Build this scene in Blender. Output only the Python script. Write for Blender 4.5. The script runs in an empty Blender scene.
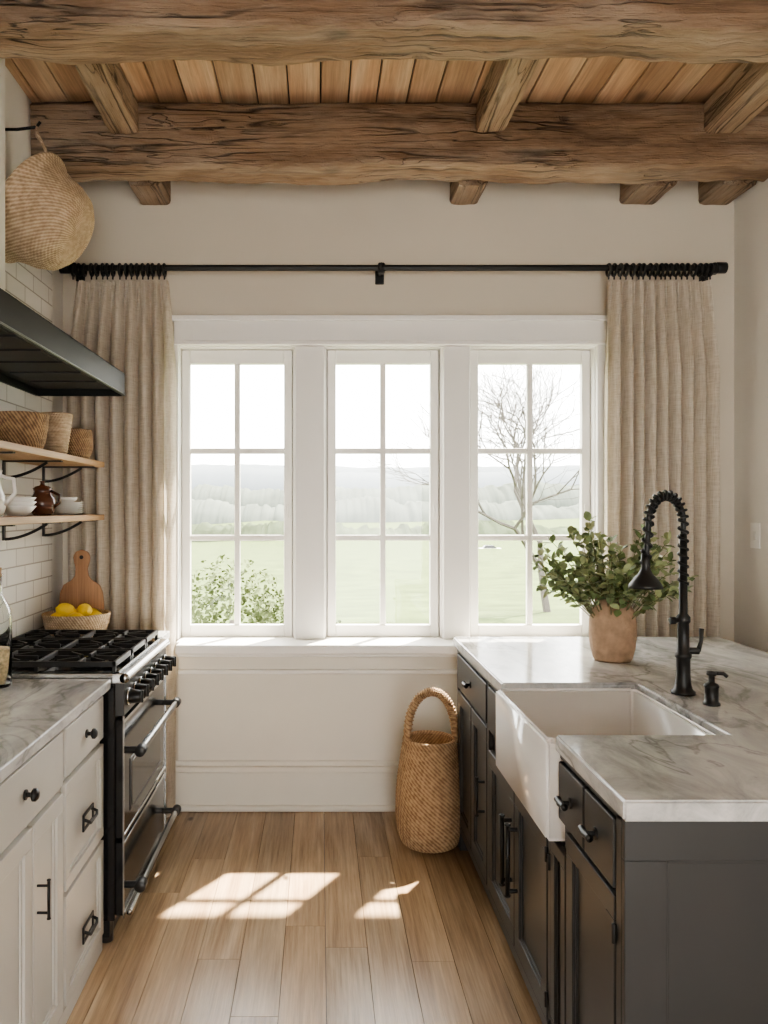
import bpy, bmesh, math, random
from mathutils import Vector, Matrix, noise
random.seed(7)
C=bpy.context
def rnd(a,b): return random.uniform(a,b)

# ------------------------------------------------------------------ materials
def new_mat(name):
    m=bpy.data.materials.new(name); m.use_nodes=True
    nt=m.node_tree; b=nt.nodes['Principled BSDF']
    return m,nt,b
def N(nt,t,**kw):
    n=nt.nodes.new(t)
    for k,v in kw.items():
        if k in n.inputs.keys(): n.inputs[k].default_value=v
        else: setattr(n,k,v)
    return n
def L(nt,a,b): nt.links.new(a,b)
def ramp(nt,fac,stops,interp='LINEAR'):
    r=nt.nodes.new('ShaderNodeValToRGB'); cr=r.color_ramp; cr.interpolation=interp
    while len(cr.elements)<len(stops): cr.elements.new(0.5)
    for e,(p,c) in zip(cr.elements,stops):
        e.position=p; e.color=(c[0],c[1],c[2],1) if hasattr(c,'__len__') else (c,c,c,1)
    L(nt,fac,r.inputs['Fac']); return r
def mixc(nt,fac,a,b,mode='MIX'):
    m=nt.nodes.new('ShaderNodeMix'); m.data_type='RGBA'; m.blend_type=mode
    def s(sock,v):
        if hasattr(v,'is_output'): L(nt,v,sock)
        elif hasattr(v,'__len__'): sock.default_value=(v[0],v[1],v[2],1)
        else: sock.default_value=v
    s(m.inputs[0],fac); s(m.inputs[6],a); s(m.inputs[7],b)
    return m.outputs[2]
def bump(nt,b,h,strength=.3,dist=.01):
    n=nt.nodes.new('ShaderNodeBump'); n.inputs['Strength'].default_value=strength; n.inputs['Distance'].default_value=dist
    L(nt,h,n.inputs['Height']); L(nt,n.outputs[0],b.inputs['Normal']); return n
def plain(name,col,rough=.5,metal=0,var=.06,scale=6,bmp=0,bscale=60,spec=.5):
    m,nt,b=new_mat(name)
    tc=N(nt,'ShaderNodeTexCoord'); n=N(nt,'ShaderNodeTexNoise',Scale=scale,Detail=4.0)
    L(nt,tc.outputs['Object'],n.inputs['Vector'])
    d=[max(0,c*(1-var)) for c in col]; l=[min(1,c*(1+var)) for c in col]
    r=ramp(nt,n.outputs['Fac'],[(.3,d),(.7,l)]); L(nt,r.outputs[0],b.inputs['Base Color'])
    b.inputs['Roughness'].default_value=rough; b.inputs['Metallic'].default_value=metal
    b.inputs['Specular IOR Level'].default_value=spec
    if bmp:
        n2=N(nt,'ShaderNodeTexNoise',Scale=bscale,Detail=5.0); L(nt,tc.outputs['Object'],n2.inputs['Vector'])
        bump(nt,b,n2.outputs['Fac'],bmp,.004)
    return m
def wood(name,cols,axis='X',scale=1.0,rough=.5,island=True,knots=0.0,cracks=0.0,bmp=.25,tint=.25,grain=1.0,bd=.006):
    m,nt,b=new_mat(name)
    tc=N(nt,'ShaderNodeTexCoord'); vec=tc.outputs['Object']
    geo=N(nt,'ShaderNodeNewGeometry')
    off=N(nt,'ShaderNodeVectorMath',operation='SCALE'); off.inputs[0].default_value=(13.1,7.7,5.3)
    L(nt,geo.outputs['Random Per Island'],off.inputs['Scale'])
    add=N(nt,'ShaderNodeVectorMath',operation='ADD'); L(nt,vec,add.inputs[0]); L(nt,off.outputs[0],add.inputs[1])
    v=add.outputs[0] if island else vec
    def mp(sa,sb):
        k=N(nt,'ShaderNodeMapping'); s=[sb*scale]*3; s['XYZ'.index(axis)]=sa*scale
        k.inputs['Scale'].default_value=s; L(nt,v,k.inputs['Vector']); return k.outputs[0]
    n1=N(nt,'ShaderNodeTexNoise',Scale=1.0,Detail=6.0,Distortion=1.2); L(nt,mp(.7,6),n1.inputs['Vector'])
    n2=N(nt,'ShaderNodeTexNoise',Scale=1.0,Detail=4.0,Roughness=.7); L(nt,mp(3,90),n2.inputs['Vector'])
    r=ramp(nt,n1.outputs['Fac'],[(.3,cols[0]),(.5,cols[1]),(.7,cols[2])])
    g=ramp(nt,n2.outputs['Fac'],[(.3,1-.35*grain),(.65,1)])
    c=mixc(nt,1.0,r.outputs[0],g.outputs[0],'MULTIPLY')
    if island:
        t=ramp(nt,geo.outputs['Random Per Island'],[(0,1-tint),(1,1+tint*.2)])
        c=mixc(nt,1.0,c,t.outputs[0],'MULTIPLY')
    h=n2.outputs['Fac']
    if knots:
        vo=N(nt,'ShaderNodeTexVoronoi',Scale=1.0); L(nt,mp(1.6,3.2),vo.inputs['Vector'])
        kr=ramp(nt,vo.outputs['Distance'],[(.0,1),(.06*knots,.9),(.13*knots,0)])
        c=mixc(nt,kr.outputs[0],c,[x*.25 for x in cols[0]])
    if cracks:
        def crack(sa,sb,w,seed):
            k=N(nt,'ShaderNodeMapping'); s=[sb]*3; s['XYZ'.index(axis)]=sa; k.inputs['Scale'].default_value=s; k.inputs['Location'].default_value=(seed,seed,seed)
            L(nt,v,k.inputs['Vector'])
            n3=N(nt,'ShaderNodeTexNoise',Scale=1.0,Detail=2.0,Distortion=.15); L(nt,k.outputs[0],n3.inputs['Vector'])
            a=N(nt,'ShaderNodeMath',operation='SUBTRACT'); L(nt,n3.outputs['Fac'],a.inputs[0]); a.inputs[1].default_value=.5
            ab=N(nt,'ShaderNodeMath',operation='ABSOLUTE'); L(nt,a.outputs[0],ab.inputs[0])
            return ramp(nt,ab.outputs[0],[(0,1),(w*.35,.8),(w,0)]).outputs[0]
        n4=N(nt,'ShaderNodeTexNoise',Scale=2.2,Detail=2.0); L(nt,v,n4.inputs['Vector'])
        gt=ramp(nt,n4.outputs['Fac'],[(.40,0),(.54,1)])
        mxx=N(nt,'ShaderNodeMath',operation='MAXIMUM'); L(nt,crack(.5,9,.018,0),mxx.inputs[0]); L(nt,crack(.8,22,.015,4),mxx.inputs[1])
        cm=N(nt,'ShaderNodeMath',operation='MULTIPLY'); L(nt,mxx.outputs[0],cm.inputs[0]); L(nt,gt.outputs[0],cm.inputs[1])
        ck=N(nt,'ShaderNodeMath',operation='MULTIPLY'); L(nt,cm.outputs[0],ck.inputs[0]); ck.inputs[1].default_value=cracks
        c=mixc(nt,ck.outputs[0],c,[x*.2 for x in cols[0]])
        n5=N(nt,'ShaderNodeTexNoise',Scale=1.0,Detail=6.0,Roughness=.65); L(nt,mp(1.5,7),n5.inputs['Vector'])
        gp=ramp(nt,n5.outputs['Fac'],[(.45,0),(.68,.7)])
        c=mixc(nt,gp.outputs[0],c,(.45,.355,.265))
        dk=ramp(nt,n5.outputs['Fac'],[(.28,.75),(.42,0)])
        c=mixc(nt,dk.outputs[0],c,[x*.55 for x in cols[0]])
        sb=N(nt,'ShaderNodeMath',operation='SUBTRACT'); L(nt,n2.outputs['Fac'],sb.inputs[0]); L(nt,ck.outputs[0],sb.inputs[1]); h=sb.outputs[0]
    L(nt,c,b.inputs['Base Color']); b.inputs['Roughness'].default_value=rough
    bump(nt,b,h,bmp,bd)
    return m
def marble(name):
    m,nt,b=new_mat(name); tc=N(nt,'ShaderNodeTexCoord')
    mp=N(nt,'ShaderNodeMapping'); mp.inputs['Rotation'].default_value=(0,0,.6); mp.inputs['Scale'].default_value=(1,.45,1)
    L(nt,tc.outputs['Object'],mp.inputs['Vector'])
    n1=N(nt,'ShaderNodeTexNoise',Scale=7.0,Detail=10.0,Distortion=.8,Roughness=.68); L(nt,mp.outputs[0],n1.inputs['Vector'])
    r1=ramp(nt,n1.outputs['Fac'],[(.3,(.26,.265,.265)),(.46,(.43,.43,.42)),(.62,(.62,.61,.59))])
    n2=N(nt,'ShaderNodeTexNoise',Scale=3.2,Detail=10.0,Distortion=1.2); L(nt,mp.outputs[0],n2.inputs['Vector'])
    a=N(nt,'ShaderNodeMath',operation='SUBTRACT'); L(nt,n2.outputs['Fac'],a.inputs[0]); a.inputs[1].default_value=.5
    ab=N(nt,'ShaderNodeMath',operation='ABSOLUTE'); L(nt,a.outputs[0],ab.inputs[0])
    r2=ramp(nt,ab.outputs[0],[(0,.60),(.022,1)])
    c=mixc(nt,1.0,r1.outputs[0],r2.outputs[0],'MULTIPLY'); L(nt,c,b.inputs['Base Color'])
    b.inputs['Roughness'].default_value=.12; return m
def tile_mat():
    m,nt,b=new_mat('white_subway_tile'); tc=N(nt,'ShaderNodeTexCoord')
    sp=N(nt,'ShaderNodeSeparateXYZ'); cb=N(nt,'ShaderNodeCombineXYZ')
    L(nt,tc.outputs['Object'],sp.inputs[0]); 
    ad=N(nt,'ShaderNodeMath',operation='ADD'); L(nt,sp.outputs[0],ad.inputs[0]); L(nt,sp.outputs[1],ad.inputs[1])
    L(nt,ad.outputs[0],cb.inputs[0]); L(nt,sp.outputs[2],cb.inputs[1])
    br=N(nt,'ShaderNodeTexBrick',Scale=1.0); L(nt,cb.outputs[0],br.inputs['Vector'])
    br.inputs['Brick Width'].default_value=.2; br.inputs['Row Height'].default_value=.075; br.inputs['Mortar Size'].default_value=.003
    br.inputs['Color1'].default_value=(.78,.76,.72,1); br.inputs['Color2'].default_value=(.70,.68,.64,1); br.inputs['Mortar'].default_value=(.42,.40,.37,1)
    L(nt,br.outputs['Color'],b.inputs['Base Color']); b.inputs['Roughness'].default_value=.22
    inv=N(nt,'ShaderNodeMath',operation='SUBTRACT'); inv.inputs[0].default_value=1; L(nt,br.outputs['Fac'],inv.inputs[1])
    bump(nt,b,inv.outputs[0],.6,.004); return m
def weave(name,c1,c2,sc=1.0,rough=.85):
    m,nt,b=new_mat(name); tc=N(nt,'ShaderNodeTexCoord')
    sp=N(nt,'ShaderNodeSeparateXYZ'); L(nt,tc.outputs['Object'],sp.inputs[0])
    at=N(nt,'ShaderNodeMath',operation='ARCTAN2'); L(nt,sp.outputs[1],at.inputs[0]); L(nt,sp.outputs[0],at.inputs[1])
    ms=N(nt,'ShaderNodeMath',operation='MULTIPLY'); L(nt,at.outputs[0],ms.inputs[0]); ms.inputs[1].default_value=44*sc
    mz=N(nt,'ShaderNodeMath',operation='MULTIPLY'); L(nt,sp.outputs[2],mz.inputs[0]); mz.inputs[1].default_value=330
    s1=N(nt,'ShaderNodeMath',operation='ADD'); L(nt,ms.outputs[0],s1.inputs[0]); L(nt,mz.outputs[0],s1.inputs[1])
    sn=N(nt,'ShaderNodeMath',operation='SINE'); L(nt,s1.outputs[0],sn.inputs[0])
    n=N(nt,'ShaderNodeTexNoise',Scale=40.0,Detail=4.0); L(nt,tc.outputs['Object'],n.inputs['Vector'])
    m2=N(nt,'ShaderNodeMath',operation='MULTIPLY_ADD'); L(nt,sn.outputs[0],m2.inputs[0]); m2.inputs[1].default_value=.22; L(nt,n.outputs['Fac'],m2.inputs[2])
    r=ramp(nt,m2.outputs[0],[(.25,c1),(.75,c2)]); L(nt,r.outputs[0],b.inputs['Base Color']); b.inputs['Roughness'].default_value=rough
    bump(nt,b,m2.outputs[0],.7,.006); return m
def linen():
    m,nt,b=new_mat('linen_fabric'); tc=N(nt,'ShaderNodeTexCoord')
    def st(s):
        k=N(nt,'ShaderNodeMapping'); k.inputs['Scale'].default_value=s; L(nt,tc.outputs['Object'],k.inputs['Vector'])
        n=N(nt,'ShaderNodeTexNoise',Scale=1.0,Detail=3.0); L(nt,k.outputs[0],n.inputs['Vector']); return n.outputs['Fac']
    a=st((260,260,14)); c=st((20,20,420))
    ad=N(nt,'ShaderNodeMath',operation='ADD'); L(nt,a,ad.inputs[0]); L(nt,c,ad.inputs[1])
    hf=N(nt,'ShaderNodeMath',operation='MULTIPLY'); L(nt,ad.outputs[0],hf.inputs[0]); hf.inputs[1].default_value=.5
    r=ramp(nt,hf.outputs[0],[(.35,(.56,.49,.40)),(.5,(.71,.64,.54)),(.68,(.80,.74,.65))])
    L(nt,r.outputs[0],b.inputs['Base Color']); b.inputs['Roughness'].default_value=.95
    bump(nt,b,ad.outputs[0],.25,.002)
    tr=N(nt,'ShaderNodeBsdfTranslucent'); L(nt,r.outputs[0],tr.inputs['Color'])
    mx=N(nt,'ShaderNodeMixShader'); mx.inputs[0].default_value=.36
    L(nt,b.outputs[0],mx.inputs[1]); L(nt,tr.outputs[0],mx.inputs[2]); L(nt,mx.outputs[0],nt.nodes['Material Output'].inputs[0]); return m
def glass_pane():
    m,nt,b=new_mat('window_glass'); t=N(nt,'ShaderNodeBsdfTransparent'); t.inputs[0].default_value=(.97,.985,.98,1)
    g=N(nt,'ShaderNodeBsdfGlossy'); g.inputs['Roughness'].default_value=.02
    mx=N(nt,'ShaderNodeMixShader'); mx.inputs[0].default_value=.05; L(nt,t.outputs[0],mx.inputs[1]); L(nt,g.outputs[0],mx.inputs[2])
    L(nt,mx.outputs[0],nt.nodes['Material Output'].inputs[0]); return m
def bottle_glass():
    m,nt,b=new_mat('bottle_glass'); b.inputs['Transmission Weight'].default_value=1; b.inputs['Roughness'].default_value=.03; b.inputs['Base Color'].default_value=(.96,.98,.97,1); b.inputs['IOR'].default_value=1.2; return m

M_wall=plain('greige_wall_paint',(.64,.58,.485),.85,var=.025,scale=2,bmp=.05)
M_wall2=plain('plaster_side_wall',(.74,.71,.66),.85,var=.025,scale=2,bmp=.05)
M_trim=plain('white_trim_paint',(.82,.80,.76),.42,var=.015)
M_wains=plain('cream_panel_paint',(.75,.71,.63),.5,var=.015)
M_beam=wood('rustic_beam_wood',[(.17,.10,.058),(.30,.19,.115),(.43,.30,.195)],'X',1,.85,cracks=1,knots=.9,bmp=1.0,tint=.1,bd=.014)
M_joist=wood('rustic_joist_wood',[(.24,.15,.09),(.40,.275,.18),(.54,.40,.28)],'Y',1,.85,cracks=.8,knots=.6,bmp=.9,tint=.15,bd=.011)
M_board=wood('ceiling_board_wood',[(.44,.25,.14),(.63,.40,.25),(.74,.53,.36)],'Y',1,.65,knots=1.0,bmp=.3,tint=.32)
M_floor=wood('oak_floor_wood',[(.37,.24,.14),(.50,.345,.21),(.61,.45,.295)],'Y',1,.25,knots=.4,bmp=.12,tint=.25,grain=1.0)
M_shelf=wood('shelf_wood',[(.34,.2,.1),(.48,.3,.16),(.58,.38,.22)],'Y',1,.55,bmp=.2)
M_board2=wood('cutting_board_wood',[(.30,.15,.07),(.46,.25,.13),(.57,.34,.19)],'Z',1,.5,bmp=.2)
M_marb=marble('grey_marble'); M_tile=tile_mat()
M_cabL=plain('light_greige_cabinet_paint',(.50,.48,.44),.45,var=.02)
M_cabI=plain('charcoal_cabinet_paint',(.035,.036,.036),.42,var=.05)
M_blk=plain('black_iron',(.018,.018,.018),.42,.3,var=.1)
M_hood=plain('matte_black_hood',(.010,.010,.010),.5,0,var=.1,spec=.25)
M_filter=plain('blackened_filter',(.03,.03,.03),.5,.3,var=.1)
M_blkgl=plain('black_gloss_enamel',(.012,.012,.013),.12,var=.1)
M_steel=plain('brushed_steel',(.48,.48,.47),.25,1,var=.05)
M_hsteel=plain('gunmetal_handle',(.20,.20,.195),.25,1,var=.05)
M_dsteel=plain('dark_steel',(.08,.08,.08),.3,.8,var=.05)
M_sink=plain('fireclay_ceramic',(.84,.82,.79),.12,var=.01)
M_cer=plain('white_ceramic',(.75,.73,.69),.3,var=.03)
M_brn=plain('brown_glazed_clay',(.09,.035,.02),.25,var=.2)
M_terra=plain('rough_terracotta',(.40,.27,.18),.9,var=.2,scale=30,bmp=.8,bscale=90)
M_lem=plain('lemon_skin',(.80,.56,.06),.45,var=.08,bmp=.2,bscale=150)
M_leaf=plain('leaf_green',(.15,.20,.08),.5,var=.45,scale=25)
M_leaf2=plain('leaf_pale_green',(.32,.36,.18),.5,var=.3,scale=25)
M_stem=plain('stem_green',(.16,.15,.07),.7)
M_w1=weave('seagrass_weave',(.27,.16,.085),(.56,.39,.235))
M_w2=weave('dark_wicker_weave',(.14,.08,.045),(.42,.27,.15),1.0)
M_w3=weave('pale_straw_weave',(.34,.24,.15),(.60,.46,.32),1.6)
M_lin=linen(); M_glass=glass_pane(); M_bot=bottle_glass()
M_pasta=plain('dried_grain',(.62,.48,.28),.8,var=.4,scale=90)
M_cork=plain('cork',(.35,.22,.12),.9,var=.2,scale=60)

# ------------------------------------------------------------------ mesh builder
class B:
    def __init__(s,name): s.name=name; s.v=[]; s.f=[]; s.m=[]; s.sm=[]; s.mats=[]
    def mi(s,mat):
        if mat not in s.mats: s.mats.append(mat)
        return s.mats.index(mat)
    def raw(s,vs,fs,mat,smooth=False,M=None):
        o=len(s.v); k=s.mi(mat)
        for p in vs:
            p=Vector(p); s.v.append(M@p if M else p)
        for f in fs: s.f.append([i+o for i in f]); s.m.append(k); s.sm.append(smooth)
    def bm(s,bm,mat,smooth=False,M=None):
        bm.verts.index_update(); s.raw([v.co.copy() for v in bm.verts],[[v.index for v in f.verts] for f in bm.faces],mat,smooth,M); bm.free()
    def box(s,x0,x1,y0,y1,z0,z1,mat,bev=0,M=None):
        x0,x1=sorted((x0,x1)); y0,y1=sorted((y0,y1)); z0,z1=sorted((z0,z1))
        bm=bmesh.new(); bmesh.ops.create_cube(bm,size=1)
        for v in bm.verts: v.co=Vector(((x0+x1)/2+v.co.x*(x1-x0),(y0+y1)/2+v.co.y*(y1-y0),(z0+z1)/2+v.co.z*(z1-z0)))
        if bev: bmesh.ops.bevel(bm,geom=bm.edges[:],offset=min(bev,.45*min(x1-x0,y1-y0,z1-z0)),segments=2,profile=.5,affect='EDGES')
        s.bm(bm,mat,False,M)
    def tube(s,pts,r,mat,seg=10,closed=False,caps=True):
        pts=[Vector(p) for p in pts]; n=len(pts); rs=r if hasattr(r,'__len__') else [r]*n
        T=[]
        for i in range(n):
            if closed: t=pts[(i+1)%n]-pts[i-1]
            else: t=pts[min(i+1,n-1)]-pts[max(i-1,0)]
            T.append(t.normalized() if t.length>1e-9 else Vector((0,0,1)))
        up=Vector((0,0,1)) if abs(T[0].z)<.9 else Vector((1,0,0))
        u=T[0].cross(up).normalized(); vs=[]
        for i in range(n):
            u=(u-T[i]*u.dot(T[i])); u=u.normalized() if u.length>1e-6 else T[i].orthogonal().normalized()
            w=T[i].cross(u)
            for k in range(seg):
                a=2*math.pi*k/seg; vs.append(pts[i]+(u*math.cos(a)+w*math.sin(a))*rs[i])
        fs=[]
        for i in range(n if closed else n-1):
            j=(i+1)%n
            for k in range(seg): fs.append([i*seg+k,i*seg+(k+1)%seg,j*seg+(k+1)%seg,j*seg+k])
        if caps and not closed: fs.append(list(range(seg))[::-1]); fs.append([(n-1)*seg+k for k in range(seg)])
        s.raw(vs,fs,mat,seg>5)
    def cyl(s,p1,p2,r,mat,r2=None,seg=16):
        r2=r if r2 is None else r2
        p1=Vector(p1);p2=Vector(p2);e=(p2-p1)*.02
        s.tube([p1,p1+e,p2-e,p2],[r*.96,r,r2,r2*.96],mat,seg)
    def lathe(s,prof,mat,c=(0,0,0),seg=36,M=None,smooth=True):
        vs=[];fs=[];n=len(prof)
        for r,z in prof:
            for k in range(seg):
                a=2*math.pi*k/seg; vs.append((c[0]+max(r,1e-4)*math.cos(a),c[1]+max(r,1e-4)*math.sin(a),c[2]+z))
        for i in range(n-1):
            for k in range(seg): fs.append([i*seg+k,i*seg+(k+1)%seg,(i+1)*seg+(k+1)%seg,(i+1)*seg+k])
        s.raw(vs,fs,mat,smooth,M)
    def ring(s,c,R,r,mat,ax='X',seg=24,ts=8):
        pts=[]
        for k in range(seg):
            a=2*math.pi*k/seg; q={'X':(0,math.cos(a),math.sin(a)),'Y':(math.cos(a),0,math.sin(a)),'Z':(math.cos(a),math.sin(a),0)}[ax]
            pts.append(Vector(c)+Vector(q)*R)
        s.tube(pts,r,mat,ts,closed=True)
    def done(s,parent=None,M=None,origin=None,fixn=True):
        me=bpy.data.meshes.new(s.name)
        xs=[p.x for p in s.v];ys=[p.y for p in s.v];zs=[p.z for p in s.v]
        o=Vector(((min(xs)+max(xs))/2,(min(ys)+max(ys))/2,(min(zs)+max(zs))/2)) if origin is None else Vector(origin)
        me.from_pydata([tuple(p-o) for p in s.v],[],s.f)
        for m in s.mats: me.materials.append(m)
        me.polygons.foreach_set('material_index',s.m); me.polygons.foreach_set('use_smooth',s.sm)
        me.update()
        if fixn:
            bm=bmesh.new(); bm.from_mesh(me); bmesh.ops.recalc_face_normals(bm,faces=bm.faces[:]); bm.to_mesh(me); bm.free()
        ob=bpy.data.objects.new(s.name,me); C.scene.collection.objects.link(ob)
        ob.matrix_world=(M if M else Matrix.Translation(o))
        if parent:
            ob.parent=parent; ob.matrix_parent_inverse=Matrix.Translation(parent.location).inverted()
        return ob

# room metrics
YW=3.98; XL=-1.28; XR=2.06; ZC=3.30; YB=-2.4
# ------------------------------------------------------------------ room shell
b=B('floor')
x=XL-.12
while x<XR+.10:
    w=.142; y=YB-rnd(0,1.4)
    while y<YW+.04:
        l=rnd(1.3,2.6)
        if y+l>YB: b.box(x,min(x+w-.0018,XR+.12),max(y,YB),min(y+l-.0012,YW+.05),-.02,0,M_floor)
        y+=l
    x+=w
b.box(XL-.12,XR+.12,YB,YW+.05,-.08,-.021,M_blk)
b.done()
b=B('ceiling')
x=XL-.1
while x<XR+.1:
    w=rnd(.12,.16); b.box(x,min(x+w-.006,XR+.12),YB,YW+.1,ZC,ZC+.025,M_board,.004); x+=w
b.box(XL-.14,XR+.14,YB,YW+.16,ZC+.026,ZC+.12,M_blk)
b.done()
b=B('wall_left'); b.box(XL-.15,XL,YB,YW+.18,-.05,ZC,M_wall2); b.done()
b=B('wall_right'); b.box(XR,XR+.15,YB,YW+.18,-.05,ZC,M_wall2); b.done()
b=B('wall_rear')  # unseen wall behind the camera, added with a wide opening to cut frontal light
rx0,rx1,rz1=-.35,1.35,2.25
b.box(XL,rx0,YB-.12,YB,-.05,ZC,M_wall); b.box(rx1,XR,YB-.12,YB,-.05,ZC,M_wall); b.box(rx0,rx1,YB-.12,YB,rz1,ZC,M_wall)
b.done()
OX0,OX1,OZ0,OZ1=-.705,1.40,.845,2.31
b=B('wall_back')
b.box(XL,OX0,YW,YW+.18,-.05,ZC,M_wall); b.box(OX1,XR,YW,YW+.18,-.05,ZC,M_wall)
b.box(OX0,OX1,YW,YW+.18,OZ1,ZC,M_wall); b.box(OX0,OX1,YW,YW+.18,-.05,OZ0-.04,M_wains)
b.done()
b=B('backsplash_tile'); b.box(XL+.0005,XL+.012,.5,3.79,.0,2.66,M_tile); b.done()

# beams
def beam(name,axis,a0,a1,c0,c1,z0,z1,mat,amp=.012,steps=80,seed=0,rc=.02):
    bb=B(name); per=[]
    n=12
    def side(p,q,k):
        for i in range(k): t=i/k; per.append((p[0]+(q[0]-p[0])*t,p[1]+(q[1]-p[1])*t))
    r=rc
    pts=[(c0+r,z0),(c1-r,z0),(c1-r*.3,z0+r*.3),(c1,z0+r),(c1,z1-r),(c1-r,z1),(c0+r,z1),(c0,z1-r),(c0,z0+r),(c0+r*.3,z0+r*.3)]
    ks=[n,1,1,n,1,n,1,n,1,1]
    for i in range(len(pts)): side(pts[i],pts[(i+1)%len(pts)],ks[i])
    m=len(per); vs=[];fs=[]
    for i in range(steps+1):
        a=a0+(a1-a0)*i/steps
        for (c,z) in per:
            nv=noise.noise_vector(Vector((a*2.2+seed,c*3,z*3)))*amp+noise.noise_vector(Vector((a*9+seed,c*9,z*9)))*amp*.5+noise.noise_vector(Vector((a*14+seed,c*45,z*45)))*amp*.36
            cc=c+nv.y; zz=z+nv.z if z<z1-.01 else z
            vs.append((a,cc,zz) if axis=='X' else (cc,a,zz))
    for i in range(steps):
        for k in range(m): fs.append([i*m+k,i*m+(k+1)%m,(i+1)*m+(k+1)%m,(i+1)*m+k])
    fs.append(list(range(m))); fs.append([steps*m+k for k in range(m)])
    bb.raw(vs,fs,mat,False)
    return bb.done()
beam('ceiling_beam','X',XL+.003,XR-.003,3.53,3.72,3.01,ZC-.002,M_beam,.018,seed=3,steps=260)
beam('ceiling_beam','X',XL+.003,XR-.003,2.50,2.72,3.01,ZC-.002,M_beam,.018,seed=31,steps=260)
beam('ceiling_beam','X',XL+.003,XR-.003,1.2,1.42,3.01,ZC-.002,M_beam,.016,seed=51)
for (x0,x1) in [(-.925,-.80),(.69,.82),(1.69,1.85)]:
    beam('ceiling_joist','Y',2.735,3.52,x0,x1,3.15,ZC-.002,M_joist,.008,seed=x0*9,steps=60)
    beam('ceiling_joist','Y',1.435,2.485,x0,x1,3.15,ZC-.002,M_joist,.008,seed=x0*9+5,steps=40)
for (x0,x1) in [(-.90,-.745),(.645,.785),(1.49,1.67),(1.88,2.04)]:
    beam('ceiling_joist','Y',3.735,YW-.003,x0,x1,3.005,ZC-.002,M_joist,.006,seed=x0*7,steps=20)

# window trim
b=B('trim_1')
b.box(-.722,1.418,YW-.03,YW,2.315,2.44,M_trim,.004); b.box(-.735,1.43,YW-.045,YW,2.425,2.45,M_trim,.004)
b.box(-.722,1.418,YW-.04,YW,2.305,2.325,M_trim,.004)
b.box(-.722,-.70,YW-.03,YW,.85,2.315,M_trim,.003); b.box(1.37,1.418,YW-.03,YW,.85,2.315,M_trim,.003)
b.box(OX0,OX1,YW,YW+.15,2.30,2.31,M_trim); 
b.box(OX0,OX0+.006,YW,YW+.15,.85,2.30,M_trim); b.box(OX1-.035,OX1,YW,YW+.15,.85,2.30,M_trim)
for x0,x1 in ((-.137,.035),(.60,.755)):
    b.box(x0+.012,x1-.012,YW-.018,YW+.13,.85,2.30,M_trim,.004)
    b.box(x0+.004,x1-.004,YW+.02,YW+.13,.85,2.30,M_trim,.003)
b.done()
b=B('trim_2')
b.box(-.685,1.34,YW-.20,YW-.09,.806,.85,M_trim,.008)
b.box(-.70,1.45,YW-.098,YW+.14,.806,.85,M_trim,.006)
b.box(-.70,1.42,YW-.022,YW,.70,.806,M_wains,.003); b.box(-.70,1.42,YW-.045,YW,.682,.702,M_trim,.005)
b.box(-.685,1.34,YW-.15,YW,.785,.808,M_trim,.006)
b.done()
b=B('baseboard_back')
b.box(XL+.02,XR,YW-.02,YW,0,.20,M_wains,.003); b.box(XL+.02,XR,YW-.034,YW,.190,.222,M_wains,.008); b.box(XL+.02,XR,YW-.04,YW,0,.03,M_wains,.01)
b.box(XL+.02,XR,YW-.014,YW,.22,.245,M_wains,.004)
b.done()
b=B('baseboard_right'); b.box(XR-.02,XR,YB,YW-.04,0,.21,M_wains,.004); b.done()
def window(i,x0,x1):
    b=B('window_%d'%i); ya,yb=YW+.055,YW+.095; z0,z1=.85,2.297
    fw=.042
    b.box(x0,x0+fw,ya,yb,z0,z1,M_trim,.004); b.box(x1-fw,x1,ya,yb,z0,z1,M_trim,.004)
    b.box(x0+fw,x1-fw,ya,yb,z1-.07,z1,M_trim,.004); b.box(x0+fw,x1-fw,ya,yb,z0,z0+.06,M_trim,.004)
    gx0,gx1,gz0,gz1=x0+fw,x1-fw,z0+.06,z1-.07
    cx=(gx0+gx1)/2
    b.box(cx-.014,cx+.014,ya+.006,yb-.006,gz0,gz1,M_trim,.003)
    for k in (1,2):
        z=gz0+(gz1-gz0)*k/3; b.box(gx0,gx1,ya+.008,yb-.008,z-.014,z+.014,M_trim,.003)
    b.raw([(gx0,ya+.02,gz0),(gx1,ya+.02,gz0),(gx1,ya+.02,gz1),(gx0,ya+.02,gz1)],[[0,1,2,3]],M_glass)
    b.box(x0-.008,x0+.008,yb,yb+.03,z0,z1,M_trim); b.box(x1-.008,x1+.008,yb,yb+.03,z0,z1,M_trim)
    b.box(x1-.03,x1-.018,ya-.012,ya,1.45,1.52,M_trim,.003)
    b.done()
window(1,-.697,-.14); window(2,.038,.598); window(3,.757,1.363)

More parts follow.
